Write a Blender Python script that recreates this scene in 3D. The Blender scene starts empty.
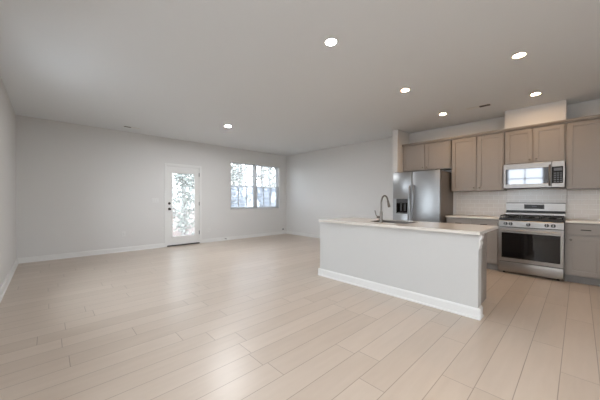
import bpy, bmesh, math, random
from mathutils import Vector, Matrix

# ------------------------------------------------------------------ camera, world, exposure
SC = bpy.context.scene
COL = SC.collection
SC.view_settings.view_transform = 'Standard'
SC.view_settings.look = 'None'
SC.view_settings.gamma = 1.0
SC.view_settings.use_curve_mapping = False
SC.view_settings.exposure = 0.95

CAM_H, YAW, PITCH, ROLL, FPX = 1.189, math.radians(46.484), math.radians(-0.589), math.radians(0.135), 264.97
fw = Vector((math.cos(YAW) * math.cos(PITCH), math.sin(YAW) * math.cos(PITCH), math.sin(PITCH)))
rt0 = Vector((math.sin(YAW), -math.cos(YAW), 0.0))
up0 = rt0.cross(fw)
rt = rt0 * math.cos(ROLL) + up0 * math.sin(ROLL)
up = up0 * math.cos(ROLL) - rt0 * math.sin(ROLL)
cam_data = bpy.data.cameras.new('camera')
cam = bpy.data.objects.new('camera', cam_data)
COL.objects.link(cam)
cam.matrix_world = Matrix(((rt.x, up.x, -fw.x, 0), (rt.y, up.y, -fw.y, 0), (rt.z, up.z, -fw.z, CAM_H), (0, 0, 0, 1)))
cam_data.sensor_width = 36.0
cam_data.lens = FPX / 600 * 36
cam_data.shift_y = 2.65 / 600
cam_data.clip_start = 0.05
SC.camera = cam

WORLD_STRENGTH = 4.6
LAMP_WARM = 135.0
LAMP_LIVING = 120.0
LAMP_ADDED = 1300.0  # strength of the extra lamp added behind the camera
LAMP_FAR = 960.0
world = bpy.data.worlds.new('overcast_sky')
SC.world = world
world.use_nodes = True
wn = world.node_tree.nodes
bg = wn['Background']
bg.inputs[0].default_value = (0.82, 0.91, 1.0, 1)
bg.inputs[1].default_value = WORLD_STRENGTH

# ------------------------------------------------------------------ room dimensions (metres)
XL, XR = -0.43, 6.107          # left wall, kitchen wall
YF, YB = -3.0, 7.127           # wall behind the camera, back wall
H = 2.74
T = 0.15
R_ = random.Random(7)


# ------------------------------------------------------------------ helpers
class MB:
    """collects shapes (world coordinates) and links them as one mesh object"""

    def __init__(self):
        self.bm = bmesh.new()

    def _merge(self, b2):
        me = bpy.data.meshes.new('tmp')
        b2.to_mesh(me)
        b2.free()
        self.bm.from_mesh(me)
        bpy.data.meshes.remove(me)

    def box(self, x0, x1, y0, y1, z0, z1, bev=0.0, seg=2):
        b = bmesh.new()
        bmesh.ops.create_cube(b, size=1)
        for v in b.verts:
            v.co = Vector(((x0 + x1) / 2 + v.co.x * (x1 - x0), (y0 + y1) / 2 + v.co.y * (y1 - y0), (z0 + z1) / 2 + v.co.z * (z1 - z0)))
        if bev > 0:
            bmesh.ops.bevel(b, geom=b.edges[:], offset=bev, segments=seg, affect='EDGES', profile=0.5)
        self._merge(b)
        return self

    def prism(self, pts, axis, a0, a1, bev=0.0):
        """pts: outline in the two other axes (in x,y,z order), extruded along axis"""
        b = bmesh.new()

        def mk(p, a):
            if axis == 'x':
                return Vector((a, p[0], p[1]))
            if axis == 'y':
                return Vector((p[0], a, p[1]))
            return Vector((p[0], p[1], a))
        v0 = [b.verts.new(mk(p, a0)) for p in pts]
        v1 = [b.verts.new(mk(p, a1)) for p in pts]
        n = len(pts)
        b.faces.new(v0)
        b.faces.new(list(reversed(v1)))
        for i in range(n):
            b.faces.new((v0[i], v1[i], v1[(i + 1) % n], v0[(i + 1) % n]))
        bmesh.ops.recalc_face_normals(b, faces=b.faces[:])
        if bev > 0:
            bmesh.ops.bevel(b, geom=b.edges[:], offset=bev, segments=2, affect='EDGES', profile=0.5)
        self._merge(b)
        return self

    def tube(self, pts, r, n=10, caps=True):
        b = bmesh.new()
        pts = [Vector(p) for p in pts]
        rs = r if isinstance(r, (list, tuple)) else [r] * len(pts)
        rings = []
        ref = None
        for i, p in enumerate(pts):
            a = pts[max(0, i - 1)]
            c = pts[min(len(pts) - 1, i + 1)]
            t = (c - a).normalized()
            if ref is None:
                ref = Vector((0, 0, 1)) if abs(t.z) < 0.9 else Vector((1, 0, 0))
            u = (ref - t * ref.dot(t)).normalized()
            ref = u
            w = t.cross(u)
            rings.append([b.verts.new(p + (u * math.cos(2 * math.pi * k / n) + w * math.sin(2 * math.pi * k / n)) * rs[i]) for k in range(n)])
        for i in range(len(rings) - 1):
            for k in range(n):
                b.faces.new((rings[i][k], rings[i][(k + 1) % n], rings[i + 1][(k + 1) % n], rings[i + 1][k]))
        if caps:
            b.faces.new(list(reversed(rings[0])))
            b.faces.new(rings[-1])
        bmesh.ops.recalc_face_normals(b, faces=b.faces[:])
        self._merge(b)
        return self

    def lathe(self, origin, axis, prof, n=24):
        """prof: (radius, distance along axis)"""
        ax = Vector(axis).normalized()
        ref = Vector((0, 0, 1)) if abs(ax.z) < 0.9 else Vector((1, 0, 0))
        u = (ref - ax * ref.dot(ax)).normalized()
        w = ax.cross(u)
        o = Vector(origin)
        b = bmesh.new()
        rings = []
        for r, d in prof:
            if r < 1e-6:
                rings.append([b.verts.new(o + ax * d)])
            else:
                rings.append([b.verts.new(o + ax * d + (u * math.cos(2 * math.pi * k / n) + w * math.sin(2 * math.pi * k / n)) * r) for k in range(n)])
        for i in range(len(rings) - 1):
            A, B = rings[i], rings[i + 1]
            for k in range(n):
                k2 = (k + 1) % n
                if len(A) == 1 and len(B) == 1:
                    continue
                if len(A) == 1:
                    b.faces.new((A[0], B[k2], B[k]))
                elif len(B) == 1:
                    b.faces.new((A[k], A[k2], B[0]))
                else:
                    b.faces.new((A[k], A[k2], B[k2], B[k]))
        for ring, rev in ((rings[0], True), (rings[-1], False)):
            if len(ring) > 1:
                b.faces.new(list(reversed(ring)) if rev else ring)
        bmesh.ops.recalc_face_normals(b, faces=b.faces[:])
        self._merge(b)
        return self

    def quad(self, a, b_, c, d):
        vs = [self.bm.verts.new(Vector(p)) for p in (a, b_, c, d)]
        self.bm.faces.new(vs)
        return self

    def build(self, name, mat, parent=None, smooth=False):
        vs = self.bm.verts
        lo = Vector((min(v.co.x for v in vs), min(v.co.y for v in vs), min(v.co.z for v in vs)))
        hi = Vector((max(v.co.x for v in vs), max(v.co.y for v in vs), max(v.co.z for v in vs)))
        base = Vector(((lo.x + hi.x) / 2, (lo.y + hi.y) / 2, lo.z))
        for v in vs:
            v.co -= base
        me = bpy.data.meshes.new(name)
        self.bm.to_mesh(me)
        self.bm.free()
        if smooth:
            for p in me.polygons:
                p.use_smooth = True
            try:
                me.set_sharp_from_angle(angle=math.radians(35))
            except Exception:
                pass
        me.materials.append(mat)
        o = bpy.data.objects.new(name, me)
        COL.objects.link(o)
        o.location = base
        WORLD_LOC[o] = base
        if parent is not None:
            o.parent = parent
            o.location = base - WORLD_LOC[parent]
        return o


WORLD_LOC = {}


def thing(name, label, cat, loc, group=None):
    o = bpy.data.objects.new(name, None)
    COL.objects.link(o)
    o.empty_display_size = 0.1
    o.location = loc
    WORLD_LOC[o] = Vector(loc)
    return tag(o, label, cat, group)


def tag(o, label, cat, group=None):
    o['label'] = label
    o['category'] = cat
    if group:
        o['group'] = group
    return o


def struct(o, label=None):
    o['kind'] = 'structure'
    if label:
        o['label'] = label
        o['category'] = label.split('|')[0] if '|' in label else o.name.split('_')[0]
    return o


# ------------------------------------------------------------------ materials
def mat(name, col, rough=0.5, metal=0.0, spec=0.5, **kw):
    m = bpy.data.materials.new(name)
    m.use_nodes = True
    p = m.node_tree.nodes['Principled BSDF']
    p.inputs['Base Color'].default_value = (*col, 1)
    p.inputs['Roughness'].default_value = rough
    p.inputs['Metallic'].default_value = metal
    p.inputs['Specular IOR Level'].default_value = spec
    for k, v in kw.items():
        p.inputs[k].default_value = v
    return m


def with_noise(m, scale=40.0, amount=0.03, bump=0.0, stretch=(1, 1, 1), detail=3.0):
    """gentle procedural mottling of the base colour, optional bump"""
    nt = m.node_tree
    p = nt.nodes['Principled BSDF']
    c = p.inputs['Base Color'].default_value[:3]
    tc = nt.nodes.new('ShaderNodeTexCoord')
    mp = nt.nodes.new('ShaderNodeMapping')
    mp.inputs['Scale'].default_value = stretch
    nz = nt.nodes.new('ShaderNodeTexNoise')
    nz.inputs['Scale'].default_value = scale
    nz.inputs['Detail'].default_value = detail
    cr = nt.nodes.new('ShaderNodeValToRGB')
    cr.color_ramp.elements[0].position = 0.3
    cr.color_ramp.elements[1].position = 0.7
    cr.color_ramp.elements[0].color = (*[x * (1 - amount) for x in c], 1)
    cr.color_ramp.elements[1].color = (*[min(1, x * (1 + amount)) for x in c], 1)
    L = nt.links.new
    L(tc.outputs['Object'], mp.inputs['Vector'])
    L(mp.outputs[0], nz.inputs['Vector'])
    L(nz.outputs['Fac'], cr.inputs[0])
    L(cr.outputs[0], p.inputs['Base Color'])
    if bump > 0:
        bp = nt.nodes.new('ShaderNodeBump')
        bp.inputs['Strength'].default_value = bump
        bp.inputs['Distance'].default_value = 0.002
        L(nz.outputs['Fac'], bp.inputs['Height'])
        L(bp.outputs[0], p.inputs['Normal'])
    return m


def emit(name, col, s):
    m = bpy.data.materials.new(name)
    m.use_nodes = True
    p = m.node_tree.nodes['Principled BSDF']
    p.inputs['Base Color'].default_value = (0.12, 0.12, 0.13, 1)
    p.inputs['Emission Color'].default_value = (*col, 1)
    p.inputs['Emission Strength'].default_value = s
    return m


def thin_glass(name, tint=(1, 1, 1), refl=0.07):
    m = bpy.data.materials.new(name)
    m.use_nodes = True
    nt = m.node_tree
    nt.nodes.remove(nt.nodes['Principled BSDF'])
    out = nt.nodes['Material Output']
    tr = nt.nodes.new('ShaderNodeBsdfTransparent')
    tr.inputs[0].default_value = (*tint, 1)
    gl = nt.nodes.new('ShaderNodeBsdfGlossy')
    gl.inputs['Roughness'].default_value = 0.02
    mx = nt.nodes.new('ShaderNodeMixShader')
    lw = nt.nodes.new('ShaderNodeLayerWeight')
    lw.inputs['Blend'].default_value = refl
    nt.links.new(lw.outputs['Fresnel'], mx.inputs[0])
    nt.links.new(tr.outputs[0], mx.inputs[1])
    nt.links.new(gl.outputs[0], mx.inputs[2])
    nt.links.new(mx.outputs[0], out.inputs['Surface'])
    return m


def screen_mat(name):
    m = bpy.data.materials.new(name)
    m.use_nodes = True
    nt = m.node_tree
    p = nt.nodes['Principled BSDF']
    p.inputs['Base Color'].default_value = (0.55, 0.62, 0.72, 1)
    p.inputs['Roughness'].default_value = 0.8
    out = nt.nodes['Material Output']
    tr = nt.nodes.new('ShaderNodeBsdfTransparent')
    tl = nt.nodes.new('ShaderNodeBsdfTranslucent')
    tl.inputs[0].default_value = (0.45, 0.53, 0.66, 1)
    a = nt.nodes.new('ShaderNodeAddShader')
    mx = nt.nodes.new('ShaderNodeMixShader')
    mx.inputs[0].default_value = 0.45
    mx2 = nt.nodes.new('ShaderNodeMixShader')
    mx2.inputs[0].default_value = 0.5
    nt.links.new(p.outputs[0], mx2.inputs[1])
    nt.links.new(tl.outputs[0], mx2.inputs[2])
    nt.links.new(tr.outputs[0], mx.inputs[1])
    nt.links.new(mx2.outputs[0], mx.inputs[2])
    nt.links.new(mx.outputs[0], out.inputs['Surface'])
    return m


def blind_mat(name):
    m = bpy.data.materials.new(name)
    m.use_nodes = True
    nt = m.node_tree
    p = nt.nodes['Principled BSDF']
    p.inputs['Base Color'].default_value = (0.82, 0.82, 0.8, 1)
    p.inputs['Roughness'].default_value = 0.5
    out = nt.nodes['Material Output']
    tl = nt.nodes.new('ShaderNodeBsdfTranslucent')
    tl.inputs[0].default_value = (0.8, 0.82, 0.84, 1)
    mx = nt.nodes.new('ShaderNodeMixShader')
    mx.inputs[0].default_value = 0.25
    nt.links.new(p.outputs[0], mx.inputs[1])
    nt.links.new(tl.outputs[0], mx.inputs[2])
    nt.links.new(mx.outputs[0], out.inputs['Surface'])
    return m


def floor_mat():
    m = bpy.data.materials.new('pale_oak_planks')
    m.use_nodes = True
    nt = m.node_tree
    N, L = nt.nodes, nt.links.new
    p = N['Principled BSDF']
    geo = N.new('ShaderNodeNewGeometry')
    sep = N.new('ShaderNodeSeparateXYZ')
    L(geo.outputs['Position'], sep.inputs[0])

    def math_(op, a, b=None, c=None):
        n = N.new('ShaderNodeMath')
        n.operation = op
        for i, v in enumerate((a, b, c)):
            if v is None:
                continue
            if isinstance(v, (int, float)):
                n.inputs[i].default_value = v
            else:
                L(v, n.inputs[i])
        return n.outputs[0]
    PW, PL = 0.1845, 1.22
    yy = math_('DIVIDE', math_('ADD', sep.outputs['Y'], 10 * PW - 0.079), PW)
    row = math_('FLOOR', yy)
    fy = math_('FRACT', yy)
    wn_ = N.new('ShaderNodeTexWhiteNoise')
    wn_.noise_dimensions = '1D'
    L(row, wn_.inputs['W'])
    xx = math_('ADD', math_('DIVIDE', sep.outputs['X'], PL), math_('MULTIPLY', wn_.outputs['Value'], 3.7))
    colm = math_('FLOOR', xx)
    fx = math_('FRACT', xx)
    cmb = N.new('ShaderNodeCombineXYZ')
    L(row, cmb.inputs[0])
    L(colm, cmb.inputs[1])
    wn2 = N.new('ShaderNodeTexWhiteNoise')
    wn2.noise_dimensions = '2D'
    L(cmb.outputs[0], wn2.inputs['Vector'])
    # grain, stretched along the plank and shifted per plank
    gv = N.new('ShaderNodeCombineXYZ')
    L(math_('MULTIPLY', sep.outputs['X'], 1.3), gv.inputs[0])
    L(math_('MULTIPLY', sep.outputs['Y'], 9.0), gv.inputs[1])
    L(math_('MULTIPLY', wn2.outputs['Value'], 37.0), gv.inputs[2])
    nz = N.new('ShaderNodeTexNoise')
    nz.inputs['Scale'].default_value = 2.2
    nz.inputs['Detail'].default_value = 3
    nz.inputs['Roughness'].default_value = 0.5
    nz.inputs['Distortion'].default_value = 0.2
    L(gv.outputs[0], nz.inputs['Vector'])
    tone = math_('ADD', math_('ADD', 0.18, math_('MULTIPLY', wn2.outputs['Value'], 0.24)), math_('MULTIPLY', nz.outputs['Fac'], 0.40))
    cr = N.new('ShaderNodeValToRGB')
    e = cr.color_ramp.elements
    e[0].position = 0.15
    e[0].color = (0.47, 0.385, 0.31, 1)
    e[1].position = 0.85
    e[1].color = (0.62, 0.53, 0.45, 1)
    L(tone, cr.inputs[0])
    # seams
    dy = math_('MULTIPLY', math_('MINIMUM', fy, math_('SUBTRACT', 1.0, fy)), PW)
    dx = math_('MULTIPLY', math_('MINIMUM', fx, math_('SUBTRACT', 1.0, fx)), PL)
    d = math_('MINIMUM', dy, dx)
    seam = N.new('ShaderNodeMapRange')
    seam.inputs['From Min'].default_value = 0.0012
    seam.inputs['From Max'].default_value = 0.0032
    seam.inputs['To Min'].default_value = 1.0
    seam.inputs['To Max'].default_value = 0.0
    L(d, seam.inputs['Value'])
    mix = N.new('ShaderNodeMix')
    mix.data_type = 'RGBA'
    L(math_('MULTIPLY', seam.outputs[0], 0.6), mix.inputs['Factor'])
    L(cr.outputs[0], mix.inputs['A'])
    mix.inputs['B'].default_value = (0.14, 0.095, 0.065, 1)
    L(mix.outputs['Result'], p.inputs['Base Color'])
    rr = math_('ADD', 0.30, math_('MULTIPLY', nz.outputs['Fac'], 0.08))
    L(rr, p.inputs['Roughness'])
    p.inputs['Specular IOR Level'].default_value = 0.7
    b1 = N.new('ShaderNodeBump')
    b1.inputs['Strength'].default_value = 0.35
    b1.inputs['Distance'].default_value = 0.0015
    b1.invert = True
    L(seam.outputs[0], b1.inputs['Height'])
    L(b1.outputs[0], p.inputs['Normal'])
    return m


def tile_mat():
    m = bpy.data.materials.new('white_subway_tile')
    m.use_nodes = True
    nt = m.node_tree
    N, L = nt.nodes, nt.links.new
    p = N['Principled BSDF']
    geo = N.new('ShaderNodeNewGeometry')
    sep = N.new('ShaderNodeSeparateXYZ')
    L(geo.outputs['Position'], sep.inputs[0])
    cmb = N.new('ShaderNodeCombineXYZ')
    L(sep.outputs['Y'], cmb.inputs[0])
    L(sep.outputs['Z'], cmb.inputs[1])
    mp = N.new('ShaderNodeMapping')
    mp.inputs['Location'].default_value = (0.03, -0.9, 0)
    L(cmb.outputs[0], mp.inputs['Vector'])
    br = N.new('ShaderNodeTexBrick')
    br.inputs['Scale'].default_value = 1.0
    br.inputs['Brick Width'].default_value = 0.1524
    br.inputs['Row Height'].default_value = 0.0762
    br.inputs['Mortar Size'].default_value = 0.0030
    br.inputs['Mortar Smooth'].default_value = 0.3
    br.inputs['Color1'].default_value = (0.78, 0.735, 0.69, 1)
    br.inputs['Color2'].default_value = (0.81, 0.765, 0.72, 1)
    br.inputs['Mortar'].default_value = (0.92, 0.90, 0.87, 1)
    L(mp.outputs[0], br.inputs['Vector'])
    L(br.outputs['Color'], p.inputs['Base Color'])
    p.inputs['Roughness'].default_value = 0.18
    bp = N.new('ShaderNodeBump')
    bp.invert = True
    bp.inputs['Strength'].default_value = 0.6
    bp.inputs['Distance'].default_value = 0.002
    L(br.outputs['Fac'], bp.inputs['Height'])
    L(bp.outputs[0], p.inputs['Normal'])
    return m


def steel(name, col=(0.35, 0.353, 0.355), rough=0.33, stretch=(1, 1, 60)):
    m = mat(name, col, rough, 1.0)
    with_noise(m, 6.0, 0.05, 0.04, stretch)
    return m


M = {}
M['wall'] = with_noise(mat('greige_wall_paint', (0.71, 0.70, 0.685), 0.65, 0, 0.3), 180, 0.012, 0.05)
M['ceiling'] = with_noise(mat('flat_ceiling_paint', (0.775, 0.795, 0.81), 0.9, 0, 0.2), 160, 0.012, 0.05)
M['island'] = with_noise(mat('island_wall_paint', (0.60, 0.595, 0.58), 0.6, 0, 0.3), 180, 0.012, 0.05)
M['trim'] = with_noise(mat('white_trim_paint', (0.78, 0.775, 0.76), 0.4), 60, 0.01)
M['floor'] = floor_mat()
M['tile'] = tile_mat()
M['cab'] = with_noise(mat('taupe_cabinet_paint', (0.315, 0.285, 0.26), 0.42), 60, 0.015)
M['cab_in'] = mat('cabinet_gap_shadow_line_wood', (0.25, 0.225, 0.20), 0.6)
M['toe'] = with_noise(mat('toe_kick_board', (0.20, 0.19, 0.185), 0.6), 40, 0.03)
M['quartz'] = with_noise(mat('white_quartz', (0.74, 0.70, 0.645), 0.14), 220, 0.04)
M['steel'] = steel('brushed_stainless')
M['steel_h'] = steel('brushed_stainless_horizontal', (0.37, 0.355, 0.34), 0.38, (1, 1, 60))
M['steel_b'] = mat('satin_steel_bar', (0.42, 0.41, 0.40), 0.34, 1.0)
M['handle'] = mat('smoked_steel_handle', (0.30, 0.30, 0.305), 0.28, 1.0)
M['nickel'] = mat('brushed_nickel', (0.20, 0.18, 0.16), 0.3, 1.0)
M['bronze'] = mat('dark_bronze', (0.06, 0.052, 0.046), 0.4, 0.8)
M['black'] = with_noise(mat('black_enamel', (0.012, 0.012, 0.013), 0.3), 50, 0.1)
M['iron'] = with_noise(mat('cast_iron', (0.018, 0.018, 0.018), 0.6), 80, 0.2, 0.2)
M['blackglass'] = mat('black_glass', (0.008, 0.008, 0.009), 0.04, 0, 0.6)
M['mirrorglass'] = mat('dark_mirrored_glass', (0.15, 0.15, 0.155), 0.05, 0.9)
M['plastic'] = with_noise(mat('dark_grey_plastic', (0.045, 0.045, 0.047), 0.45), 60, 0.05)
M['fridge_side'] = with_noise(mat('dark_grey_fridge_side', (0.20, 0.18, 0.165), 0.5), 60, 0.03)
M['white_plastic'] = with_noise(mat('white_plastic', (0.74, 0.735, 0.72), 0.35), 60, 0.01)
M['vinyl'] = with_noise(mat('white_vinyl', (0.72, 0.74, 0.77), 0.4), 60, 0.01)
M['glass'] = thin_glass('window_glass')
M['screen'] = screen_mat('insect_screen_mesh')
M['blind'] = blind_mat('white_blind_slat')
M['display'] = emit('dim_display', (0.25, 0.4, 0.55), 0.03)
M['lamp_k'] = emit('warm_lamp_lens', (1.0, 0.65, 0.36), LAMP_WARM)
M['lamp_l'] = emit('neutral_lamp_lens', (1.0, 0.98, 0.96), LAMP_LIVING)
M['lamp_f'] = emit('bright_lamp_lens', (0.94, 0.97, 1.0), LAMP_FAR)
M['lamp_added'] = emit('added_lamp_lens', (0.96, 0.98, 1.0), LAMP_ADDED)  # lens of an unseen lamp added to brighten the near floor and left side
M['vent_shade'] = mat('duct_shade', (0.035, 0.03, 0.027), 0.7)  # near-black tone painted for the shade inside the vents
M['ground'] = with_noise(mat('pine_straw_ground', (0.12, 0.062, 0.045), 0.9), 3, 0.5)
M['bark'] = with_noise(mat('grey_bark', (0.20, 0.185, 0.17), 0.9), 12, 0.3, 0.3)
M['leaf'] = with_noise(mat('green_leaf', (0.27, 0.295, 0.265), 0.6), 8, 0.4)
M['siding'] = mat('pale_blue_siding', (0.42, 0.50, 0.60), 0.7)

# ------------------------------------------------------------------ the setting
struct(MB().box(XL - T, XR + T, YF - T, YB + T, -0.12, 0.0).build('floor', M['floor']))
struct(MB().box(XL - T, XR + T, YF - T, YB + T, H, H + 0.12).build('ceiling', M['ceiling']))


def wall_x(name, x0, x1, holes):
    """wall with constant x; holes (y0,y1,z0,z1)"""
    m = MB()
    y = YF
    for (a, b, c, d) in sorted(holes):
        m.box(x0, x1, y, a, 0, H)
        if c > 0:
            m.box(x0, x1, a, b, 0, c)
        m.box(x0, x1, a, b, d, H)
        y = b
    m.box(x0, x1, y, YB, 0, H)
    return struct(m.build(name, M['wall']))


def wall_y(name, y0, y1, holes):
    m = MB()
    x = XL - T
    for (a, b, c, d) in sorted(holes):
        m.box(x, a, y0, y1, 0, H)
        if c > 0:
            m.box(a, b, y0, y1, 0, c)
        m.box(a, b, y0, y1, d, H)
        x = b
    m.box(x, XR + T, y0, y1, 0, H)
    return struct(m.build(name, M['wall']))


DX0, DX1, DZ = 2.155, 2.985, 2.045         # door opening
WX0, WX1, WZ0, WZ1 = 3.93, 5.785, 0.895, 2.36
LW = (0.78, 1.82, 0.85, 2.36)              # window in the left wall beside the camera
FW = (-0.2, 1.0, 0.12, 2.45)                # unseen window added behind the camera to let in daylight
LW4 = (3.3, 4.72, 0.85, 2.36)             # unseen window added in the left wall to light the living room
wall_x('wall_left', XL - T, XL, [LW, LW4])
wall_x('wall_right', XR, XR + T, [])
wall_y('wall_back', YB, YB + T, [(DX0, DX1, 0, DZ), (WX0, WX1, WZ0, WZ1)])
wall_y('wall_front', YF - T, YF, [FW])

# short wall that ends the kitchen run beside the refrigerator
SX = 5.545
SY0, SY1 = 2.745, 2.865
struct(MB().box(SX, XR, SY0, SY1, 0, H).build('wall_nook', M['wall']))


def base_profile(m, run, a0, a1, wall, sgn):
    """baseboard with a shoe; run 'x' or 'y' is its direction, wall the wall plane, sgn the side it projects to"""
    pts = [(0, 0), (0.024, 0), (0.024, 0.010), (0.018, 0.018), (0.014, 0.020), (0.014, 0.088), (0.010, 0.098), (0.006, 0.102), (0, 0.102)]
    pts = [(wall + sgn * p[0], p[1]) for p in pts]
    m.prism(pts, 'y' if run == 'y' else 'x', a0, a1)


m = MB()
base_profile(m, 'y', YF, YB, XL, 1)
struct(m.build('baseboard_left', M['trim']))
m = MB()
base_profile(m, 'x', XL, DX0 - 0.055, YB, -1)
base_profile(m, 'x', DX1 + 0.055, XR, YB, -1)
struct(m.build('baseboard_back', M['trim']))
m = MB()
base_profile(m, 'y', SY1, YB, XR, -1)
struct(m.build('baseboard_right', M['trim']))
m = MB()
base_profile(m, 'x', SX - 0.024, XR, SY1, 1)
base_profile(m, 'y', SY0, SY1 + 0.024, SX, -1)
struct(m.build('baseboard_nook', M['trim']))

# boxed-in duct above the microwave cabinet
CF = 5.777                                  # front plane of the upper cabinets
struct(MB().box(CF - 0.004, XR, 0.15, 0.905, 2.415, H).build('trim_1', M['wall']))


# ------------------------------------------------------------------ windows
def window(name, axis, plane, out, a0, a1, z0, z1, units, screen=True, bars=(1, 2)):
    """double-hung windows set in an opening; axis: wall direction ('x' = wall runs along x)"""
    root = bpy.data.objects.new(name, None)
    COL.objects.link(root)
    mid = (a0 + a1) / 2
    loc = (mid, plane, z0) if axis == 'x' else (plane, mid, z0)
    root.location = loc
    WORLD_LOC[root] = Vector(loc)
    struct(root)

    def bx(mb, p0, p1, d0, d1, q0, q1, bev=0.0):
        e0, e1 = sorted((plane + out * d0, plane + out * d1))
        if axis == 'x':
            mb.box(p0, p1, e0, e1, q0, q1, bev)
        else:
            mb.box(e0, e1, p0, p1, q0, q1, bev)
    fr = MB()
    F = 0.03
    bx(fr, a0, a0 + F, 0.07, T, z0, z1)
    bx(fr, a1 - F, a1, 0.07, T, z0, z1)
    bx(fr, a0, a1, 0.07, T, z1 - F, z1)
    bx(fr, a0, a1, 0.07, T, z0, z0 + F)
    n = units
    w = (a1 - a0) / n
    for i in range(1, n):
        bx(fr, a0 + i * w - 0.04, a0 + i * w + 0.04, 0.07, T, z0, z1)
    fr.build('window_frame', M['vinyl'], root)
    sl = MB()
    bx(sl, a0, a1, -0.012, 0.07, z0 - 0.006, z0 + 0.012, 0.003)
    sl.build('window_sill', M['trim'], root)
    zm = (z0 + z1) / 2 - 0.02
    for i in range(n):
        p0 = a0 + i * w + (F if i == 0 else 0.04)
        p1 = a0 + (i + 1) * w - (F if i == n - 1 else 0.04)
        for lab, q0, q1, d in (('upper_sash', zm - 0.02, z1 - F, 0.115), ('lower_sash', z0 + F, zm + 0.025, 0.085)):
            s = MB()
            S = 0.036
            bx(s, p0, p0 + S, d, d + 0.028, q0, q1)
            bx(s, p1 - S, p1, d, d + 0.028, q0, q1)
            bx(s, p0, p1, d, d + 0.028, q1 - S, q1)
            bx(s, p0, p1, d, d + 0.028, q0, q0 + S + 0.008)
            so = s.build(lab, M['vinyl'], root)
            g = MB()
            for k in bars:
                pc = p0 + (p1 - p0) * k / (len(bars) + 1)
                bx(g, pc - 0.015, pc + 0.015, d + 0.004, d + 0.02, q0 + S, q1 - S)
            if lab == 'upper_sash':
                qc = (q0 + q1) / 2
                bx(g, p0 + S, p1 - S, d + 0.008, d + 0.02, qc - 0.015, qc + 0.015)
            g.build('muntin', M['vinyl'], so)
            gl = MB()
            bx(gl, p0 + S, p1 - S, d + 0.013, d + 0.015, q0 + S, q1 - S)
            gl.build('glass_pane', M['glass'], so)
        if screen:
            sc = MB()
            bx(sc, p0, p1, 0.1455, 0.147, z0 + F, zm)
            sc.build('insect_screen', M['screen'], root)
    return root


window('window_1', 'x', YB, 1, WX0, WX1, WZ0, WZ1, 2)
window('window_2', 'y', XL, -1, LW[0], LW[1], LW[2], LW[3], 1, False, (1,))
window('added_window_4', 'y', XL, -1, LW4[0], LW4[1], LW4[2], LW4[3], 1, False)
window('added_window_3', 'x', YF, -1, FW[0], FW[1], FW[2], FW[3], 1, False)


def blind(label, x0, x1, yc, z0, z1):
    t = thing('window_blind', label, 'blind', ((x0 + x1) / 2, yc, z0), 'blinds in the twin window')
    MB().box(x0, x1, yc - 0.022, yc + 0.022, z1 - 0.045, z1, 0.003).build('headrail', M['blind'], t)
    sl = MB()
    z = z0 + 0.045
    while z < z1 - 0.06:
        a = math.radians(20)
        c, s = math.cos(a) * 0.023, math.sin(a) * 0.023
        sl.prism([(yc - c, z - s - 0.001), (yc, z + 0.0005), (yc + c, z + s - 0.001), (yc + c, z + s + 0.001), (yc, z + 0.0025), (yc - c, z - s + 0.001)], 'x', x0 + 0.004, x1 - 0.004)
        z += 0.0435
    sl.build('slats', M['blind'], t)
    MB().box(x0 + 0.004, x1 - 0.004, yc - 0.022, yc + 0.022, z0 + 0.012, z0 + 0.028, 0.003).build('bottom_rail', M['blind'], t)
    for f in (0.15, 0.85):
        xc = x0 + (x1 - x0) * f
        c = MB()
        for s in (-0.024, 0.024):
            c.box(xc - 0.0015, xc + 0.0015, yc + s - 0.0008, yc + s + 0.0008, z0 + 0.02, z1 - 0.04)
        c.build('ladder_cord', M['blind'], t)
    MB().tube([(x0 + 0.05, yc - 0.028, z1 - 0.03), (x0 + 0.05, yc - 0.030, z1 - 0.65)], 0.004, 8).build('tilt_wand', M['vinyl'], t)
    return t


WM = (WX0 + WX1) / 2
blind('white slatted blind in the left half of the twin window', WX0 + 0.006, WM - 0.006, YB + 0.032, WZ0 + 0.012, WZ1)
blind('white slatted blind in the right half of the twin window', WM + 0.006, WX1 - 0.006, YB + 0.032, WZ0 + 0.012, WZ1)

# ------------------------------------------------------------------ glazed back door
root = bpy.data.objects.new('door_1', None)
COL.objects.link(root)
root.location = ((DX0 + DX1) / 2, YB, 0)
WORLD_LOC[root] = Vector(root.location)
struct(root)
door = root
m = MB()
cw = 0.057
m.box(DX0 - cw, DX0, YB - 0.016, YB, 0, DZ + cw, 0.004)
m.box(DX1, DX1 + cw, YB - 0.016, YB, 0, DZ + cw, 0.004)
m.box(DX0, DX1, YB - 0.016, YB, DZ, DZ + cw, 0.004)
m.build('casing', M['trim'], door)
m = MB()
m.box(DX0, DX0 + 0.012, YB, YB + T, 0, DZ)
m.box(DX1 - 0.012, DX1, YB, YB + T, 0, DZ)
m.box(DX0, DX1, YB, YB + T, DZ - 0.012, DZ)
m.build('door_jamb', M['trim'], door)
MB().box(DX0, DX1, YB - 0.02, YB + T, 0, 0.028, 0.004).build('threshold', M['bronze'], door)
SX0, SX1, SZ0, SZ1 = DX0 + 0.014, DX1 - 0.014, 0.034, DZ - 0.015
GX0, GX1, GZ0, GZ1 = 2.275, 2.865, 0.225, 1.895
y0, y1 = YB + 0.006, YB + 0.05
m = MB()
m.box(SX0, GX0, y0, y1, SZ0, SZ1)
m.box(GX1, SX1, y0, y1, SZ0, SZ1)
m.box(GX0, GX1, y0, y1, SZ0, GZ0)
m.box(GX0, GX1, y0, y1, GZ1, SZ1)
slab = m.build('door_slab', M['trim'], door)
m = MB()
LW_ = 0.028
m.box(GX0 - 0.012, GX0 + LW_ - 0.012, y0 - 0.009, y0 + 0.001, GZ0 - 0.012, GZ1 + 0.012, 0.003)
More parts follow.
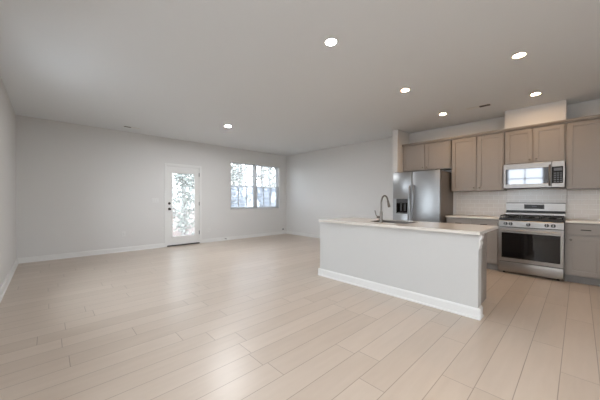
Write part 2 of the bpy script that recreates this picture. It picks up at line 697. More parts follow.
m.box(GX1 - LW_ + 0.012, GX1 + 0.012, y0 - 0.009, y0 + 0.001, GZ0 - 0.012, GZ1 + 0.012, 0.003)
m.box(GX0, GX1, y0 - 0.009, y0 + 0.001, GZ0 - 0.012, GZ0 + LW_ - 0.012, 0.003)
m.box(GX0, GX1, y0 - 0.009, y0 + 0.001, GZ1 - LW_ + 0.012, GZ1 + 0.012, 0.003)
m.build('glass_frame', M['trim'], slab)
m = MB()
m.box(GX0, GX1, y0 + 0.008, y0 + 0.010, GZ0, GZ1)
m.box(GX0, GX1, y1 - 0.010, y1 - 0.008, GZ0, GZ1)
m.build('glass_pane', M['glass'], slab)
m = MB()
z = GZ0 + 0.02
yc = (y0 + y1) / 2
while z < GZ1 - 0.03:
    m.prism([(yc - 0.009, z - 0.0027), (yc + 0.009, z + 0.0017), (yc + 0.009, z + 0.0027), (yc - 0.009, z - 0.0017)], 'x', GX0 + 0.003, GX1 - 0.003)
    z += 0.0225
m.box(GX0, GX1, yc - 0.008, yc + 0.008, GZ1 - 0.03, GZ1)
m.box(GX0, GX1, yc - 0.006, yc + 0.006, GZ0, GZ0 + 0.012)
m.build('enclosed_blind', M['blind'], slab)
kx = SX0 + 0.048
MB().lathe((kx, y0, 1.093), (0, -1, 0), [(0.031, 0), (0.031, 0.008), (0.026, 0.014), (0.018, 0.016), (0.018, 0.022), (0.0, 0.024)]).build('deadbolt', M['bronze'], slab, True)
MB().lathe((kx, y0, 0.952), (0, -1, 0), [(0.033, 0), (0.033, 0.006), (0.028, 0.011), (0.012, 0.014), (0.011, 0.030), (0.022, 0.036), (0.028, 0.048), (0.026, 0.060), (0.014, 0.066), (0, 0.067)]).build('doorknob', M['bronze'], slab, True)
for hz in (0.30, 1.08, 1.86):
    MB().tube([(SX1 + 0.006, YB - 0.006, hz - 0.05), (SX1 + 0.006, YB - 0.006, hz + 0.05)], 0.0075, 10).build('hinge', M['bronze'], door, True)


# ------------------------------------------------------------------ ceiling fixtures
def recessed_light(label, x, y, key):
    t = thing('recessed_light', label, 'ceiling light', (x, y, H), 'recessed ceiling lights')
    MB().lathe((x, y, H), (0, 0, -1), [(0.070, 0), (0.070, 0.004), (0.064, 0.007), (0.050, 0.004), (0.048, 0.0)], 32).build('trim_ring', M['white_plastic'], t, True)
    MB().lathe((x, y, H - 0.001), (0, 0, -1), [(0.047, 0), (0.047, 0.003), (0.0, 0.0035)], 32).build('lens', M[key], t)
    return t


recessed_light('round recessed ceiling light in mid ceiling, nearest the camera and left of the kitchen lights', 2.02, 1.69, 'lamp_l')
recessed_light('round recessed ceiling light above the aisle in front of the range, nearest the right edge', 3.655, 0.455, 'lamp_k')
recessed_light('round recessed ceiling light straight above the island countertop', 3.65, 1.70, 'lamp_k')
recessed_light('round recessed ceiling light in front of the upper cabinets beside the refrigerator', 5.155, 1.70, 'lamp_k')
recessed_light('round recessed ceiling light in front of the boxed duct above the microwave', 5.155, 0.45, 'lamp_k')
recessed_light('added unseen ceiling light behind the camera', 0.15, -0.6, 'lamp_added')
recessed_light('small round recessed ceiling light far off near the back door', 2.745, 5.10, 'lamp_f')


def slat(q, wd, openside):
    d = 0.0022 if openside else 0.004
    return [(q - wd, H - d - 0.0015), (q + wd, H - d - 0.0005), (q + wd, H - d + 0.0005), (q - wd, H - d - 0.0005)]


def vent(label, x0, x1, y0, y1, long_axis, dark_from):
    """white ceiling register with louvres; one half of the louvres stands open"""
    t = thing('ceiling_vent', label, 'vent', ((x0 + x1) / 2, (y0 + y1) / 2, H))
    m = MB()
    b = 0.018
    z0, z1 = H - 0.004, H
    m.box(x0, x0 + b, y0, y1, z0, z1, 0.002)
    m.box(x1 - b, x1, y0, y1, z0, z1, 0.002)
    m.box(x0 + b, x1 - b, y0, y0 + b, z0, z1, 0.002)
    m.box(x0 + b, x1 - b, y1 - b, y1, z0, z1, 0.002)
    if long_axis == 'y':
        yc = (y0 + y1) / 2
        m.box(x0 + b, x1 - b, yc - 0.008, yc + 0.008, z0, z1)
    else:
        xc = (x0 + x1) / 2
        m.box(xc - 0.008, xc + 0.008, y0 + b, y1 - b, z0, z1)
    m.build('frame', M['white_plastic'], t)
    MB().box(x0 + b, x1 - b, y0 + b, y1 - b, H - 0.002, H - 0.0005).build('duct_shade_plate', M['vent_shade'], t)  # dark plate just under the ceiling, standing in for the unlit duct
    for half in (0, 1):
        lv = MB()
        openside = (half == dark_from)
        n = 2 if openside else 6
        for i in range(n):
            if long_axis == 'y':
                a0, a1 = ((y0 + b, (y0 + y1) / 2 - 0.008), ((y0 + y1) / 2 + 0.008, y1 - b))[half]
                q = x0 + b + (x1 - x0 - 2 * b) * (i + 0.5) / n
                wd = 0.002 if openside else 0.0085
                lv.prism(slat(q, wd, openside), 'y', a0, a1)
            else:
                a0, a1 = ((x0 + b, (x0 + x1) / 2 - 0.008), ((x0 + x1) / 2 + 0.008, x1 - b))[half]
                q = y0 + b + (y1 - y0 - 2 * b) * (i + 0.5) / n
                wd = 0.002 if openside else 0.0085
                lv.prism(slat(q, wd, openside), 'x', a0, a1)
        lv.build('louvres', M['white_plastic'], t)
    return t


vent('slim ceiling vent in front of the wall cabinets, in the kitchen ceiling', 5.12, 5.25, 0.985, 1.335, 'y', 0)
vent('slim ceiling vent near the back wall, left of the glazed door', 1.15, 1.46, 6.59, 6.70, 'x', 0)


# ------------------------------------------------------------------ cabinet pieces
def shaker(mb, xf, y0, y1, z0, z1, th=0.019, st=0.057):
    """shaker front facing -x with its face at xf"""
    mb.box(xf, xf + th, y0, y0 + st, z0, z1, 0.0015)
    mb.box(xf, xf + th, y1 - st, y1, z0, z1, 0.0015)
    mb.box(xf, xf + th, y0 + st, y1 - st, z1 - st, z1, 0.0015)
    mb.box(xf, xf + th, y0 + st, y1 - st, z0, z0 + st, 0.0015)
    mb.box(xf + 0.012, xf + th - 0.002, y0 + st - 0.002, y1 - st + 0.002, z0 + st - 0.002, z1 - st + 0.002)


def knob(xf, y, z, parent):
    MB().lathe((xf, y, z), (-1, 0, 0), [(0.007, 0), (0.005, 0.004), (0.005, 0.012), (0.0125, 0.017), (0.0145, 0.022), (0.012, 0.027), (0, 0.029)], 16).build('knob', M['nickel'], parent, True)


def upper_cabinet(label, y0, y1, z0, z1, split=None, knob_side='mid', group='taupe wall cabinets'):
    t = thing('wall_cabinet', label, 'cabinet', (XR - 0.16, (y0 + y1) / 2, z0), group)
    m = MB()
    m.box(CF + 0.021, XR - 0.001, y0, y1, z0, z1, 0.001)
    m.build('body', M['cab'], t)
    ov = 0.016
    if split is None:
        split = (y0 + y1) / 2
    for a, b, side in ((y0 + ov, split - 0.012, 1), (split + 0.012, y1 - ov, -1)):
        d = MB()
        shaker(d, CF, a, b, z0 + 0.013, z1 - 0.030)
        do = d.build('door', M['cab'], t)
        ky = b - 0.03 if side == 1 else a + 0.03
        knob(CF, ky, z0 + 0.013 + 0.045, do)
    return t


UZ1 = 2.40
UB = 1.362
upper_cabinet('short two-door taupe wall cabinet above the refrigerator', 1.765, 2.738, 1.825, UZ1, 2.25)
upper_cabinet('tall two-door taupe wall cabinet between refrigerator and microwave', 0.912, 1.745, UB, UZ1, 1.315)
upper_cabinet('short two-door taupe wall cabinet above the microwave', 0.150, 0.905, 1.805, UZ1)
upper_cabinet('tall taupe wall cabinet at the right edge, right of the microwave', -0.77, 0.145, UB, UZ1)

# crown moulding along the top of the wall cabinets
prof = [(XR - 0.02, 2.400), (CF + 0.004, 2.385), (CF - 0.006, 2.385), (CF - 0.012, 2.395), (CF - 0.030, 2.412), (CF - 0.036, 2.424), (CF - 0.036, 2.432), (XR - 0.02, 2.432)]
prof = [(CF + 0.020, 2.386), (CF - 0.004, 2.386), (CF - 0.010, 2.394), (CF - 0.024, 2.408), (CF - 0.030, 2.420), (CF - 0.030, 2.430), (CF + 0.020, 2.430)]
tag(MB().prism(prof, 'y', -0.77, 2.742).build('crown_moulding', M['cab']), 'taupe crown moulding running along the tops of the wall cabinets', 'moulding')


def bar_pull(xf, y, z, parent, w=0.10):
    m = MB()
    m.tube([(xf, y - w * 0.38, z), (xf - 0.022, y - w * 0.38, z)], 0.005, 10)
    m.tube([(xf, y + w * 0.38, z), (xf - 0.022, y + w * 0.38, z)], 0.005, 10)
    m.tube([(xf - 0.022, y - w / 2, z), (xf - 0.026, y - w * 0.2, z), (xf - 0.026, y + w * 0.2, z), (xf - 0.022, y + w / 2, z)], 0.0055, 10)
    m.build('pull', M['bronze'], parent, True)


BF = 5.478                                   # front plane of base cabinet doors


def base_cabinet(label, y0, y1, doors, drawers):
    t = thing('base_cabinet', label, 'cabinet', (XR - 0.3, (y0 + y1) / 2, 0), 'taupe base cabinets')
    MB().box(BF + 0.021, XR - 0.001, y0, y1, 0.105, 0.868, 0.001).build('body', M['cab'], t)
    MB().box(BF + 0.055, XR - 0.001, y0 + 0.002, y1 - 0.002, 0.0, 0.105).build('toe_kick', M['toe'], t)
    for a, b in drawers:
        d = MB()
        d.box(BF, BF + 0.019, a, b, 0.705, 0.840, 0.002)
        do = d.build('drawer', M['cab'], t)
        bar_pull(BF, (a + b) / 2, 0.772, do)
    for a, b, ky in doors:
        d = MB()
        shaker(d, BF, a, b, 0.125, 0.680)
        do = d.build('door', M['cab'], t)
        knob(BF, ky, 0.625, do)
    return t


base_cabinet('taupe base cabinet at the right edge, right of the range', -0.62, 0.140,
             [(-0.232, 0.115, 0.078), (-0.59, -0.248, -0.56)], [(-0.255, 0.115), (-0.59, -0.275)])
base_cabinet('taupe base cabinet between refrigerator and range, behind the island', 0.917, 1.735,
             [(0.942, 1.318, 1.285), (1.334, 1.71, 1.365)], [(0.942, 1.318), (1.334, 1.71)])


def slab_top(label, x0, x1, y0, y1, z0, z1, name='countertop'):
    return tag(MB().box(x0, x1, y0, y1, z0, z1, 0.004).build(name, M['quartz']), label, 'countertop')


slab_top('short white quartz countertop at the right edge, right of the range', 5.450, XR - 0.001, -0.62, 0.139, 0.869, 0.899)
slab_top('white quartz countertop on the wall between refrigerator and range', 5.450, XR - 0.001, 0.918, 1.745, 0.869, 0.899)

# tiled splashback between counter and wall cabinets
m = MB()
m.box(XR - 0.009, XR - 0.0005, 0.918, 1.745, 0.900, UB - 0.001)
m.box(XR - 0.009, XR - 0.0005, 0.141, 0.916, 0.10, UB + 0.03)
m.box(XR - 0.009, XR - 0.0005, -0.77, 0.139, 0.900, UB - 0.001)
struct(m.build('trim_2', M['tile']))

# ------------------------------------------------------------------ refrigerator
FX, FY0, FY1, FZ = 5.300, 1.790, 2.720, 1.765
fr = thing('refrigerator', 'stainless side-by-side refrigerator with ice and water dispenser in a wall nook', 'refrigerator', (5.7, 2.255, 0))
MB().box(FX + 0.085, 6.08, FY0 + 0.004, FY1 - 0.004, 0.03, FZ - 0.012, 0.006).build('cabinet', M['fridge_side'], fr)
MB().box(FX + 0.06, FX + 0.12, FY0 + 0.02, FY1 - 0.02, 0.0, 0.085, 0.004).build('base_grille', M['plastic'], fr)
FS = 2.318
DY0, DY1, DZ0, DZ1 = 2.385, 2.640, 0.915, 1.215
m = MB()
m.box(FX, FX + 0.075, FS + 0.006, FY1, 0.09, DZ0, 0.004)
m.box(FX, FX + 0.075, FS + 0.006, FY1, DZ1, FZ, 0.004)
m.box(FX, FX + 0.075, FS + 0.006, DY0, DZ0 - 0.006, DZ1 + 0.006, 0.0)
m.box(FX, FX + 0.075, DY1, FY1, DZ0 - 0.006, DZ1 + 0.006, 0.0)
fz = m.build('freezer_door', M['steel'], fr, True)
m = MB()
m.box(FX, FX + 0.075, FY0, FS - 0.006, 0.09, FZ, 0.010, 3)
rd = m.build('refrigerator_door', M['steel'], fr, True)
m = MB()
m.box(FX - 0.004, FX + 0.004, DY0, DY0 + 0.014, DZ0, 1.135)
m.box(FX - 0.004, FX + 0.004, DY1 - 0.014, DY1, DZ0, 1.135)
m.box(FX - 0.004, FX + 0.004, DY0, DY1, DZ0, DZ0 + 0.016)
m.box(FX + 0.060, FX + 0.066, DY0, DY1, DZ0, DZ1)
m.box(FX, FX + 0.06, DY0, DY0 + 0.006, DZ0, DZ1)
m.box(FX, FX + 0.06, DY1 - 0.006, DY1, DZ0, DZ1)
m.box(FX, FX + 0.06, DY0, DY1, 1.12, 1.135)
m.box(FX, FX + 0.06, DY0, DY1, DZ0, DZ0 + 0.01)
dp = m.build('dispenser', M['blackglass'], fz)
MB().box(FX - 0.006, FX + 0.01, DY0, DY1, 1.135, DZ1, 0.003).build('dispenser_panel', M['plastic'], dp)
m = MB()
for yc in (2.47, 2.555):
    m.box(FX + 0.03, FX + 0.042, yc - 0.02, yc + 0.02, 0.965, 1.12, 0.004)
m.build('paddle', M['plastic'], dp)
MB().box(FX + 0.002, FX + 0.058, DY0 + 0.012, DY1 - 0.012, DZ0 + 0.010, DZ0 + 0.017).build('drip_tray', M['steel_b'], dp)
for yc, par in ((FS + 0.040, fz), (FS - 0.040, rd)):
    m = MB()
    pts = []
    for k in range(13):
        s = k / 12
        z = 0.42 + s * 1.06
        pts.append((FX - 0.024 - 0.045 * math.sin(math.pi * s) ** 0.6, yc, z))
    pts = [(FX + 0.004, yc, 0.42)] + pts + [(FX + 0.004, yc, 1.48)]
    m.tube(pts, 0.0135, 12)
    m.build('handle', M['handle'], par, True)
for hy in (FY1 - 0.055, FY0 + 0.055):
    MB().box(FX + 0.02, FX + 0.12, hy - 0.035, hy + 0.035, FZ - 0.012, FZ + 0.014, 0.005).build('hinge_cover', M['plastic'], fr)

# ------------------------------------------------------------------ gas range
RX, RY0, RY1 = 5.409, 0.146, 0.911
rg = thing('gas_range', 'stainless freestanding gas range with black oven window between the base cabinets', 'range', (5.75, 0.528, 0))
MB().box(RX + 0.035, 6.06, RY0 + 0.003, RY1 - 0.003, 0.03, 0.868).build('oven_body', M['plastic'], rg)
for yy_ in (RY0 + 0.06, RY1 - 0.06):
    for xx_ in (RX + 0.09, 6.0):
        MB().lathe((xx_, yy_, 0), (0, 0, 1), [(0.02, 0), (0.02, 0.008), (0.012, 0.012), (0.012, 0.032)], 12).build('foot', M['plastic'], rg)
MB().box(RX, RX + 0.034, RY0, RY1, 0.035, 0.190, 0.006).build('storage_drawer', M['steel_h'], rg, True)
m = MB()
GY0, GY1, GZ0_, GZ1_ = 0.180, 0.872, 0.258, 0.668
m.box(RX, RX + 0.034, RY0, RY1, 0.202, GZ0_)
m.box(RX, RX + 0.034, RY0, RY1, GZ1_, 0.752)
m.box(RX, RX + 0.034, RY0, GY0, GZ0_, GZ1_)
m.box(RX, RX + 0.034, GY1, RY1, GZ0_, GZ1_)
od = m.build('oven_door', M['steel_h'], rg)
MB().box(RX + 0.001, RX + 0.012, GY0 - 0.001, GY1 + 0.001, GZ0_ - 0.001, GZ1_ + 0.001).build('oven_window', M['blackglass'], od)
m = MB()
m.tube([(RX - 0.045, RY0 + 0.03, 0.712), (RX - 0.045, RY1 - 0.03, 0.712)], 0.0125, 14)
for yy_ in (RY0 + 0.055, RY1 - 0.055):
    m.box(RX - 0.045, RX + 0.002, yy_ - 0.012, yy_ + 0.012, 0.702, 0.722, 0.003)
m.build('oven_handle', M['steel_b'], od, True)
# control panel, leaning back
pan = [(RX - 0.006, 0.764), (RX + 0.002, 0.764), (RX + 0.04, 0.764), (RX + 0.06, 0.868), (RX + 0.010, 0.868), (RX - 0.002, 0.856)]
cp = MB().prism(pan, 'y', RY0, RY1, 0.002).build('control_panel', M['steel_h'], rg)
for yk in (0.822, 0.757, 0.540, 0.330, 0.258):
    k = MB().lathe((RX - 0.005, yk, 0.812), (-1, 0, 0.04), [(0.026, 0), (0.026, 0.006), (0.021, 0.010), (0.020, 0.030), (0.017, 0.034), (0, 0.034)], 20).build('burner_knob', M['plastic'], cp, True)
    MB().box(RX - 0.042, RX - 0.014, yk - 0.004, yk + 0.004, 0.795, 0.835, 0.002).build('knob_grip', M['steel_b'], k)
MB().box(RX + 0.004, 6.035, RY0, RY1, 0.869, 0.905, 0.004).build('cooktop', M['black'], rg)
# grates: three sections
for g0, g1 in ((0.158, 0.402), (0.408, 0.649), (0.655, 0.899)):
    m = MB()
    xa, xb = RX + 0.04, 5.945
    zt0, zt1 = 0.932, 0.946
    b = 0.013
    m.box(xa, xb, g0, g0 + b, zt0, zt1)
    m.box(xa, xb, g1 - b, g1, zt0, zt1)
    m.box(xa, xa + b, g0 + b, g1 - b, zt0, zt1)
    m.box(xb - b, xb, g0 + b, g1 - b, zt0, zt1)
    gc = (g0 + g1) / 2
    m.box(xa + b, xb - b, gc - 0.006, gc + 0.006, zt0, zt1)
    for f in (0.25, 0.5, 0.75):
        xc = xa + (xb - xa) * f
        m.box(xc - 0.006, xc + 0.006, g0 + b, gc - 0.006, zt0, zt1)
        m.box(xc - 0.006, xc + 0.006, gc + 0.006, g1 - b, zt0, zt1)
    for xc in (xa, xb - b):
        for yc in (g0, g1 - b):
            m.box(xc, xc + b, yc, yc + b, 0.905, zt0)
    m.build('grate', M['iron'], rg)
for bx_, by_ in ((5.57, 0.28), (5.82, 0.28), (5.70, 0.528), (5.57, 0.777), (5.82, 0.777)):
    MB().lathe((bx_, by_, 0.905), (0, 0, 1), [(0.045, 0), (0.045, 0.008), (0.034, 0.010), (0.034, 0.020), (0.028, 0.023), (0, 0.023)], 20).build('burner', M['iron'], rg, True)
bgp = [(6.035, 0.885), (6.092, 0.885), (6.092, 1.150), (6.045, 1.150), (6.036, 1.140), (6.030, 1.015), (6.055, 1.010), (6.055, 0.990), (5.975, 0.972), (5.968, 0.905)]
bk = MB().prism(bgp, 'y', RY0 + 0.001, RY1 - 0.001, 0.0).build('backguard', M['steel_h'], rg)
MB().box(6.028, 6.036, 0.400, 0.660, 1.045, 1.120, 0.001).build('display_panel', M['plastic'], bk)
MB().box(6.0268, 6.0281, 0.497, 0.560, 1.075, 1.098).build('clock', M['display'], bk)
MB().box(6.031, 6.056, RY0 + 0.004, RY1 - 0.004, 0.983, 1.013).build('vent_slot', M['black'], bk)

# ------------------------------------------------------------------ microwave
MX, MY0, MY1, MZ0, MZ1 = 5.708, 0.153, 0.902, 1.392, 1.802
mw = thing('microwave', 'stainless over-the-range microwave under the short wall cabinet', 'microwave', (5.9, 0.527, MZ0))
MB().box(MX + 0.03, XR - 0.012, MY0, MY1, MZ0, MZ1, 0.003).build('case', M['plastic'], mw)
CY = 0.300                                   # control panel / door boundary
m = MB()
m.box(MX, MX + 0.029, CY + 0.002, MY1, 1.715, MZ1, 0.004)
m.box(MX, MX + 0.029, CY + 0.002, MY1, MZ0 + 0.004, 1.462, 0.004)
m.box(MX, MX + 0.029, MY1 - 0.028, MY1, 1.462, 1.715)
m.box(MX, MX + 0.029, CY + 0.002, CY + 0.030, 1.462, 1.715)
md = m.build('door', M['steel_h'], mw)
MB().box(MX + 0.003, MX + 0.020, CY + 0.028, MY1 - 0.026, 1.460, 1.717).build('door_window', M['mirrorglass'], md)
m = MB()
pts = [(MX + 0.004, CY + 0.022, 1.425)] + [(MX - 0.012 - 0.030 * math.sin(math.pi * k / 8), CY + 0.022, 1.425 + 0.32 * k / 8) for k in range(9)] + [(MX + 0.004, CY + 0.022, 1.745)]
m.tube(pts, 0.0125, 12)
m.build('handle', M['nickel'], md, True)
m = MB()
m.box(MX, MX + 0.029, MY0, CY - 0.002, 1.715, MZ1, 0.004)
m.box(MX, MX + 0.029, MY0, CY - 0.002, MZ0 + 0.004, 1.462, 0.004)
m.box(MX, MX + 0.029, MY0, MY0 + 0.018, 1.462, 1.715)
pn = m.build('control_panel', M['steel_h'], mw)
MB().box(MX + 0.002, MX + 0.02, MY0 + 0.016, CY - 0.002, 1.460, 1.717).build('keypad', M['blackglass'], pn)
m = MB()
for i in range(3):
    for j in range(5):
        m.box(MX + 0.0012, MX + 0.0022, 0.182 + i * 0.034, 0.205 + i * 0.034, 1.475 + j * 0.033, 1.490 + j * 0.033)
m.box(MX + 0.0012, MX + 0.0022, 0.182, 0.275, 1.655, 1.695)
m.build('keys', M['display'], pn)

# ------------------------------------------------------------------ island
IX0, IX1, IY0, IY1 = 3.114, 3.235, 0.688, 2.815
ITZ = 0.852
isl = thing('kitchen_island', 'white-walled kitchen island with taupe cabinet end and white baseboard', 'island', (3.5, 1.745, 0))
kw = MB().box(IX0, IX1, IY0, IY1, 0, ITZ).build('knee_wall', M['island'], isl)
m = MB()
m.box(IX1 + 0.021, 3.80, 0.805, IY1 - 0.02, 0.105, 0.66)
m.box(IX1 + 0.021, 3.80, 0.805, 1.40, 0.66, ITZ)
m.box(IX1 + 0.021, 3.80, 2.12, IY1 - 0.02, 0.66, ITZ)
m.box(3.78, 3.80, 1.40, 2.12, 0.66, ITZ)
m.build('cabinet_body', M['cab'], isl)
MB().box(IX1, 3.850, 0.765, 0.784, 0.0, ITZ).build('end_panel', M['cab'], isl)
MB().box(IX1, 3.74, 0.806, IY1 - 0.02, 0.0, 0.105).build('toe_kick', M['toe'], isl)
ndoor = 4
wdt = (IY1 - 0.03 - 0.815) / ndoor
for i in range(ndoor):
    a = 0.815 + i * wdt + 0.006
    b = a + wdt - 0.012
    d = MB()
    st = 0.057
    xf = 3.80
    d.box(xf, xf + 0.019, a, a + st, 0.125, 0.84)
    d.box(xf, xf + 0.019, b - st, b, 0.125, 0.84)
    d.box(xf, xf + 0.019, a + st, b - st, 0.84 - st, 0.84)
    d.box(xf, xf + 0.019, a + st, b - st, 0.125, 0.125 + st)
    d.box(xf, xf + 0.010, a + st, b - st, 0.125 + st, 0.84 - st)
    d.build('door', M['cab'], isl)
m = MB()
pp = [(0, 0), (0.026, 0), (0.026, 0.010), (0.019, 0.019), (0.015, 0.021), (0.015, 0.090), (0.010, 0.102), (0.006, 0.108), (0, 0.108)]
m.prism([(IX0 - p[0], p[1]) for p in pp], 'y', IY0 - 0.026, IY1 + 0.026)
m.prism([(IY0 - p[0], p[1]) for p in pp], 'x', IX0, IX1)
m.prism([(IY1 + p[0], p[1]) for p in pp], 'x', IX0, IX1)
m.build('baseboard', M['trim'], isl)
# scalloped corbel under the worktop on the near end of the knee wall
cpts = [(0, ITZ), (-0.052, ITZ), (-0.054, ITZ - 0.022), (-0.046, ITZ - 0.030)]
for k in range(7):
    a = math.pi * k / 6
    cpts.append((-0.030 - 0.016 * math.cos(a) * 0.9 - 0.004 * math.sin(a), ITZ - 0.034 - 0.045 * k / 6))
cpts += [(-0.026, ITZ - 0.088), (-0.030, ITZ - 0.100), (-0.024, ITZ - 0.118), (-0.012, ITZ - 0.132), (-0.012, ITZ - 0.150), (0, ITZ - 0.158)]
m = MB()
m.prism([(IY0 + p[0] * 0.5, p[1]) for p in cpts], 'x', IX0 + 0.012, IX1 - 0.012)
m.build('corbel', M['trim'], isl)

# worktop with a sink cut-out
TX0, TX1, TY0, TY1, TZ0, TZ1 = 3.03, 3.900, 0.660, 2.770, 0.853, 0.883
KX0, KX1, KY0, KY1 = 3.345, 3.765, 1.535, 2.10
m = MB()
m.box(TX0, KX0, TY0, TY1, TZ0, TZ1)
m.box(KX1, TX1, TY0, TY1, TZ0, TZ1)
m.box(KX0, KX1, TY0, KY0, TZ0, TZ1)
m.box(KX0, KX1, KY1, TY1, TZ0, TZ1)
o = m.build('countertop', M['quartz'])
tag(o, 'long white quartz countertop on the island, holding sink and faucet', 'countertop')
sk = MB()
d = 0.006
KT = TZ1 - 0.002
sk.box(KX0 + 0.0005, KX0 + d, KY0 + 0.0005, KY1 - 0.0005, 0.68, KT)
sk.box(KX1 - d, KX1 - 0.0005, KY0 + 0.0005, KY1 - 0.0005, 0.68, KT)
sk.box(KX0 + d, KX1 - d, KY0 + 0.0005, KY0 + d, 0.68, KT)
sk.box(KX0 + d, KX1 - d, KY1 - d, KY1 - 0.0005, 0.68, KT)
sk.box(KX0 + 0.0005, KX1 - 0.0005, KY0 + 0.0005, KY1 - 0.0005, 0.674, 0.68)
sink = thing('sink', 'stainless undermount sink set in the island countertop', 'sink', ((KX0 + KX1) / 2, (KY0 + KY1) / 2, 0.674))
sk.build('basin', M['nickel'], sink)
MB().lathe(((KX0 + KX1) / 2, (KY0 + KY1) / 2, 0.68), (0, 0, 1), [(0.045, 0), (0.045, 0.003), (0.03, 0.004), (0.0, 0.002)], 20).build('drain', M['nickel'], sink, True)

# faucet
fx, fy = 3.275, 1.848
fa = thing('faucet', 'brushed nickel gooseneck faucet with side lever on the island countertop', 'faucet', (fx, fy, TZ1))
MB().lathe((fx, fy, TZ1), (0, 0, 1), [(0.028, 0), (0.028, 0.006), (0.022, 0.012), (0.019, 0.03), (0.0185, 0.13), (0.016, 0.15), (0.0125, 0.16)], 20).build('faucet_body', M['nickel'], fa, True)
pts = [(fx, fy, TZ1 + 0.15), (fx, fy, TZ1 + 0.20), (fx, fy, TZ1 + 0.275)]
rad = 0.080
for k in range(1, 11):
    a = math.pi * (1 - k / 10 * 0.93)
    pts.append((fx + rad + rad * math.cos(a), fy - 0.012 * k / 10, TZ1 + 0.275 + rad * math.sin(a) * 1.15))
MB().tube(pts, 0.0115, 14).build('spout', M['nickel'], fa, True)
e = Vector(pts[-1])
dr = (Vector(pts[-1]) - Vector(pts[-2])).normalized()
MB().lathe(e - dr * 0.005, dr, [(0.0125, 0), (0.0145, 0.01), (0.0165, 0.05), (0.0185, 0.085), (0.017, 0.095), (0, 0.095)], 16).build('spray_head', M['nickel'], fa, True)
MB().tube([(fx, fy + 0.008, TZ1 + 0.075), (fx, fy + 0.060, TZ1 + 0.075)], [0.0165, 0.0165], 14).build('handle_hub', M['nickel'], fa, True)
MB().tube([(fx, fy + 0.056, TZ1 + 0.078), (fx - 0.004, fy + 0.075, TZ1 + 0.10), (fx - 0.008, fy + 0.09, TZ1 + 0.165)], [0.0065, 0.006, 0.0075], 10).build('lever', M['nickel'], fa, True)


# ------------------------------------------------------------------ wall plates and small fittings
def plate(name, label, cat, x, z, w, h, kind):
    t = thing(name, label, cat, (x, YB, z - h / 2), 'white wall plates' if kind != 'jack' else None)
    MB().box(x - w / 2, x + w / 2, YB - 0.006, YB, z - h / 2, z + h / 2, 0.002).build('cover_plate', M['white_plastic'], t)
    if kind == 'switch':
        for k in (-1, 0, 1):
            MB().box(x + k * 0.046 - 0.016, x + k * 0.046 + 0.016, YB - 0.010, YB - 0.0055, z - 0.033, z + 0.033, 0.002).build('rocker', M['white_plastic'], t)
    elif kind == 'outlet':
        for k in (-1, 1):
            s = MB().box(x - 0.017, x + 0.017, YB - 0.008, YB - 0.0055, z + k * 0.019 - 0.014, z + k * 0.019 + 0.014, 0.002).build('socket', M['white_plastic'], t)
            q = MB()
            for j in (-1, 1):
                q.box(x + j * 0.006 - 0.001, x + j * 0.006 + 0.001, YB - 0.0084, YB - 0.0078, z + k * 0.019 - 0.003, z + k * 0.019 + 0.006)
            q.build('slots', M['plastic'], s)
    else:
        MB().lathe((x + 0.01, YB - 0.006, z), (0, -1, 0), [(0.024, 0), (0.024, 0.012), (0.014, 0.018), (0.010, 0.045), (0, 0.045)], 14).build('connector', M['bronze'], t, True)
    return t


plate('light_switch', 'wide white three-gang light switch plate left of the glazed door', 'switch', 1.887, 1.167, 0.165, 0.115, 'switch')
plate('wall_outlet', 'white wall outlet low on the back wall, left of the glazed door', 'outlet', 1.234, 0.405, 0.075, 0.115, 'outlet')
plate('wall_outlet', 'white wall outlet low on the back wall, between door and window', 'outlet', 3.256, 0.341, 0.075, 0.115, 'outlet')
plate('cable_outlet', 'small plate with dark cable connector low in the far corner', 'outlet', 5.93, 0.168, 0.075, 0.075, 'jack')
ds = thing('door_stop', 'small dark door stop on the back baseboard below the window', 'door stop', (3.743, YB - 0.05, 0.045))
MB().lathe((3.743, YB - 0.014, 0.055), (0, -1, 0), [(0.012, 0), (0.012, 0.005), (0.006, 0.008), (0.006, 0.06)], 12).build('stem', M['bronze'], ds, True)
MB().lathe((3.743, YB - 0.072, 0.055), (0, -1, 0), [(0.010, 0), (0.011, 0.010), (0.007, 0.014), (0, 0.014)], 12).build('rubber_tip', M['plastic'], ds, True)

# ------------------------------------------------------------------ outdoors, beyond the back door and window
struct(MB().box(-30, 30, YB + T, 40, -0.5, -0.14).build('ground', M['ground']))
struct(MB().box(-30, 30, -30, YB + T, -0.5, -0.145).build('lawn', with_noise(mat('dry_lawn', (0.22, 0.215, 0.205), 0.95), 2, 0.25)))  # unseen side ground, kept pale to bounce daylight onto the ceiling
MB_p = MB().box(1.6, 3.6, YB + T, YB + 2.2, -0.14, -0.02)
struct(MB_p.build('trim_3', with_noise(mat('patio_concrete', (0.14, 0.10, 0.085), 0.85), 20, 0.08)))


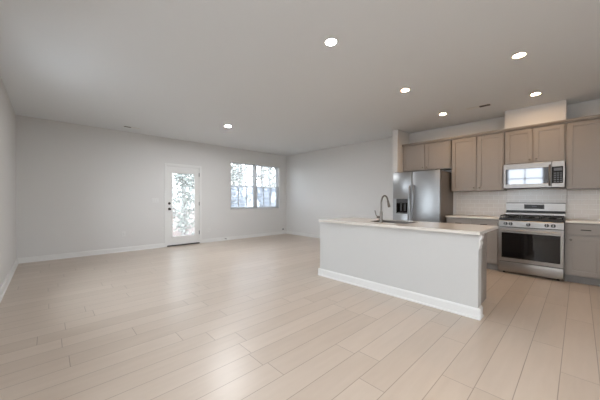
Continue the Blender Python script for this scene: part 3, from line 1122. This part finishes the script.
def tree(label, x, y, h, r, leaves, seed, rad):
    rnd = random.Random(seed)
    t = thing('tree', label, 'tree', (x, y, -0.14), 'trees in the wood behind the house' if label.startswith('slim') else None)
    m = MB()
    lean = rnd.uniform(-0.12, 0.12)
    m.tube([(x + lean * s * s, y, -0.2 + h * s) for s in (0, 0.25, 0.5, 0.75, 1)], [r, r * 0.8, r * 0.6, r * 0.4, r * 0.12], 10)
    br = m
    tips = []
    for k in range(26):
        s = rnd.uniform(0.10, 0.95)
        a = k * 2.4
        L = rad * (0.55 + 0.45 * rnd.random())
        p0 = Vector((x + lean * s * s, y, -0.2 + h * s))
        p1 = p0 + Vector((math.cos(a), math.sin(a), 0.45)) * L * 0.5
        p2 = p0 + Vector((math.cos(a), math.sin(a), 0.60)) * L
        br.tube([p0, p1, p2], [r * 0.28, r * 0.18, r * 0.06], 5)
        tips += [p1, p2, (p1 + p2) / 2, (p0 + p1) / 2]
    br.build('trunk', M['bark'], t, True)
    lf = MB()
    for k in range(leaves):
        c = tips[rnd.randrange(len(tips))] + Vector((rnd.gauss(0, 0.10), rnd.gauss(0, 0.10), rnd.gauss(0, 0.18)))
        u = Vector((rnd.gauss(0, 1), rnd.gauss(0, 1), rnd.gauss(0, 1))).normalized() * 0.075
        w = u.cross(Vector((rnd.gauss(0, 1), rnd.gauss(0, 1), rnd.gauss(0, 1)))).normalized() * 0.042
        lf.quad(c - u, c + w, c + u, c - w)
    lf.build('foliage', M['leaf'], t)
    return t


tree('low leafy shrub just outside the glazed back door', 3.42, 9.4, 2.5, 0.035, 900, 77, 0.62)
TL = 'slim leafy tree of the wood seen outside through the door and window blinds'
n = 0
for row, (yy_, hh, x0_) in enumerate(((11.2, 5.2, 1.95), (13.2, 6.0, 3.6), (15.4, 6.6, 4.4))):
    for k in range((4, 5, 6)[row]):
        n += 1
        tree(TL, x0_ + k * 2.15 + R_.uniform(-0.1, 0.1), yy_ + R_.uniform(-0.1, 0.1), hh + R_.uniform(-0.6, 0.6), 0.09, 1000, n, 0.85)
